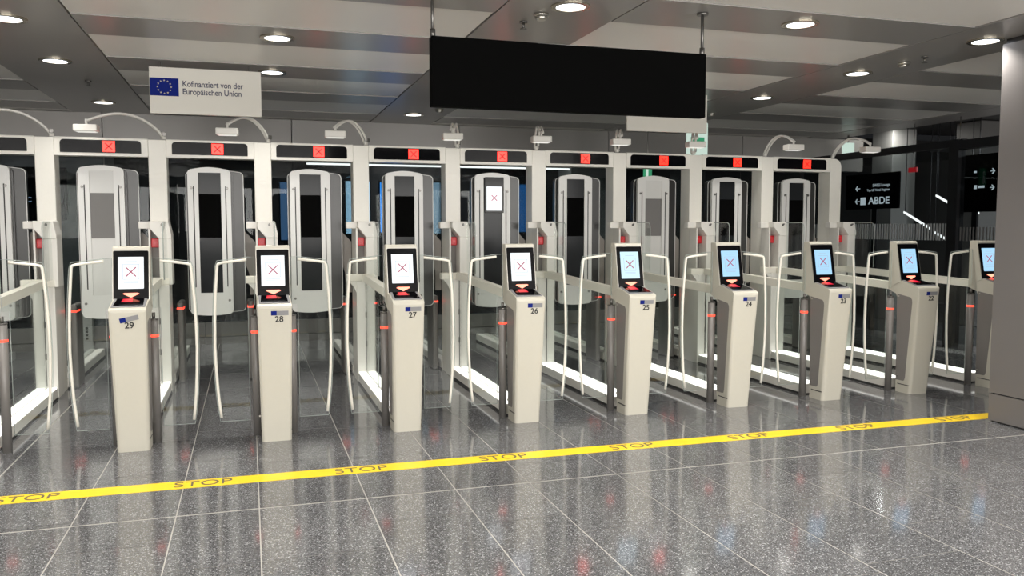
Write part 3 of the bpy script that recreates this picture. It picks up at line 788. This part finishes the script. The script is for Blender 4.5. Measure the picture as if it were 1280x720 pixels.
# lounge board on the side glass
b = thing('direction_board', 'dark direction board with arrows and letters A B D E behind the striped glass', 'sign', (9.12, 0, 0))
part('board', b, 'matte', lambda bm: box(bm, .012, .04, 10.15, 11.3, 1.88, 2.42)); part('stand', b, 'frame', lambda bm: box(bm, .012, .04, 10.6, 10.7, 0, 1.88))
R = (math.pi/2, 0, -math.pi/2)
text('lettering', 'SWISS Lounge', .062, 'signwhite', b, (0, 10.32, 2.235), R, align='RIGHT'); text('lettering', 'Top UP Hotel Register', .052, 'signwhite', b, (0, 10.32, 2.165), R, align='RIGHT')
text('lettering', 'ABDE', .15, 'signwhite', b, (0, 10.32, 2.0), R, align='RIGHT', bold=.002, sx=1.2)
part('symbol', b, 'signwhite', lambda bm: box(bm, .004, .01, 10.84, 10.95, 1.945, 2.06))
def arr2(bm, y, z):
    box(bm, .004, .01, y-.05, y+.05, z-.006, z+.006)
    for q in (1, -1): prism(bm, [(y+.05, z), (y+.015, z+q*.04), (y+.0, z+q*.04), (y+.03, z)], 'x', .004, .01)
for z in (2.20, 2.0): part('arrow', b, 'signwhite', lambda bm: arr2(bm, 11.02, z))
b = thing('direction_board', 'dark direction board with two right arrows seen through the door glass beside the pillar', 'sign', (9.12, 0, 0))
part('board', b, 'matte', lambda bm: box(bm, .012, .04, 8.45, 9.0, 1.8, 2.55)); part('stand', b, 'frame', lambda bm: box(bm, .012, .04, 8.75, 8.83, 0, 1.8))
def arr3(bm, y, z):
    box(bm, .004, .01, y-.03, y+.03, z-.005, z+.005)
    for q in (1, -1): prism(bm, [(y-.04, z), (y-.005, z+q*.035), (y+.01, z+q*.035), (y-.02, z)], 'x', .004, .01)
for z in (2.32, 2.11): part('arrow', b, 'signwhite', lambda bm: arr3(bm, 8.52, z))
part('symbol', b, 'signwhite', lambda bm: (box(bm, .004, .01, 8.77, 8.81, 2.31, 2.335), box(bm, .004, .01, 8.76, 8.80, 2.10, 2.15), box(bm, .004, .01, 8.64, 8.74, 2.11, 2.14)))
# slanted glowing strips beyond the glass stand in for reflections of escalator lights
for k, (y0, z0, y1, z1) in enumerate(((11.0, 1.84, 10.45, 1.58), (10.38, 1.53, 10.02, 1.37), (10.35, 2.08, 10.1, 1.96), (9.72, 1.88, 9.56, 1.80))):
    lab = ['long slanted reflected light streak behind the frosted stripes', 'slanted reflected light streak below the frosted stripes', 'short slanted reflected light streak left of the dark door frame', 'shortest slanted reflected light streak, right of the dark door frame'][k]
    o = part('bright_strip', None, 'tube', lambda bm: prism(bm, [(y0, z0-.014), (y1, z1-.014), (y1, z1+.014), (y0, z0+.014)], 'x', 10.0, 10.03))
    part('added_cable', o, 'frame', lambda bm: [box(bm, 10.01, 10.02, y-.003, y+.003, z, 3.3) for y, z in ((y0-.02, z0), (y1+.02, z1))])  # added wires to hold up the reflected streaks
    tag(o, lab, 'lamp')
for y, lab in ((9.95, 'small red lit sign above the frosted stripes, left one'), (9.12, 'small red lit sign beside the dark door frame')):
    o = part('red_sign', None, 'redlit', lambda bm: (box(bm, 9.25, 9.28, y, y+.16, 2.40, 2.47), bevel(bm, .003, 1))); part('hanger', o, 'rod', lambda bm: box(bm, 9.26, 9.27, y+.07, y+.08, 2.47, 3.1)); tag(o, lab, 'sign')
# small stand at far left lane
st = thing('button_stand', 'slim pale stand with four dark squares under the leftmost full tower', 'stand', (-2.05, 12.0, 0))
part('column', st, 'panel', lambda bm: (box(bm, -.06, .08, 0, .12, 0, .62), bevel(bm, .008, 2)))
for k in range(4): part('button', st, 'seam', lambda bm: box(bm, -.0, .03, -.004, .0, .15+.045*k, .18+.045*k))

# unseen fill lamps added to brighten the dark rear and side areas
for x, y, wv in ((-4, 14.3, 25), (3, 14.5, 25), (11.5, 8, 130), (-4, 10.4, 25)):
    d = thing('ceiling_downlight', 'added unseen fill light brightening the dim areas behind and beside the gates', 'ceiling light', (x, y, 3.0), 'recessed ceiling downlights')
    part('trim_ring', d, 'lampring', dl_ring, 'dr'); part('lamp_disc', d, 'lamp', dl_disc, 'dd')
    ld = D.lights.new('downlight', 'AREA'); ld.shape = 'DISK'; ld.size = .15; ld.energy = wv
    lo = D.objects.new('lamp', ld); C.objects.link(lo); lo.parent = d; lo.location = (0, 0, -.02)
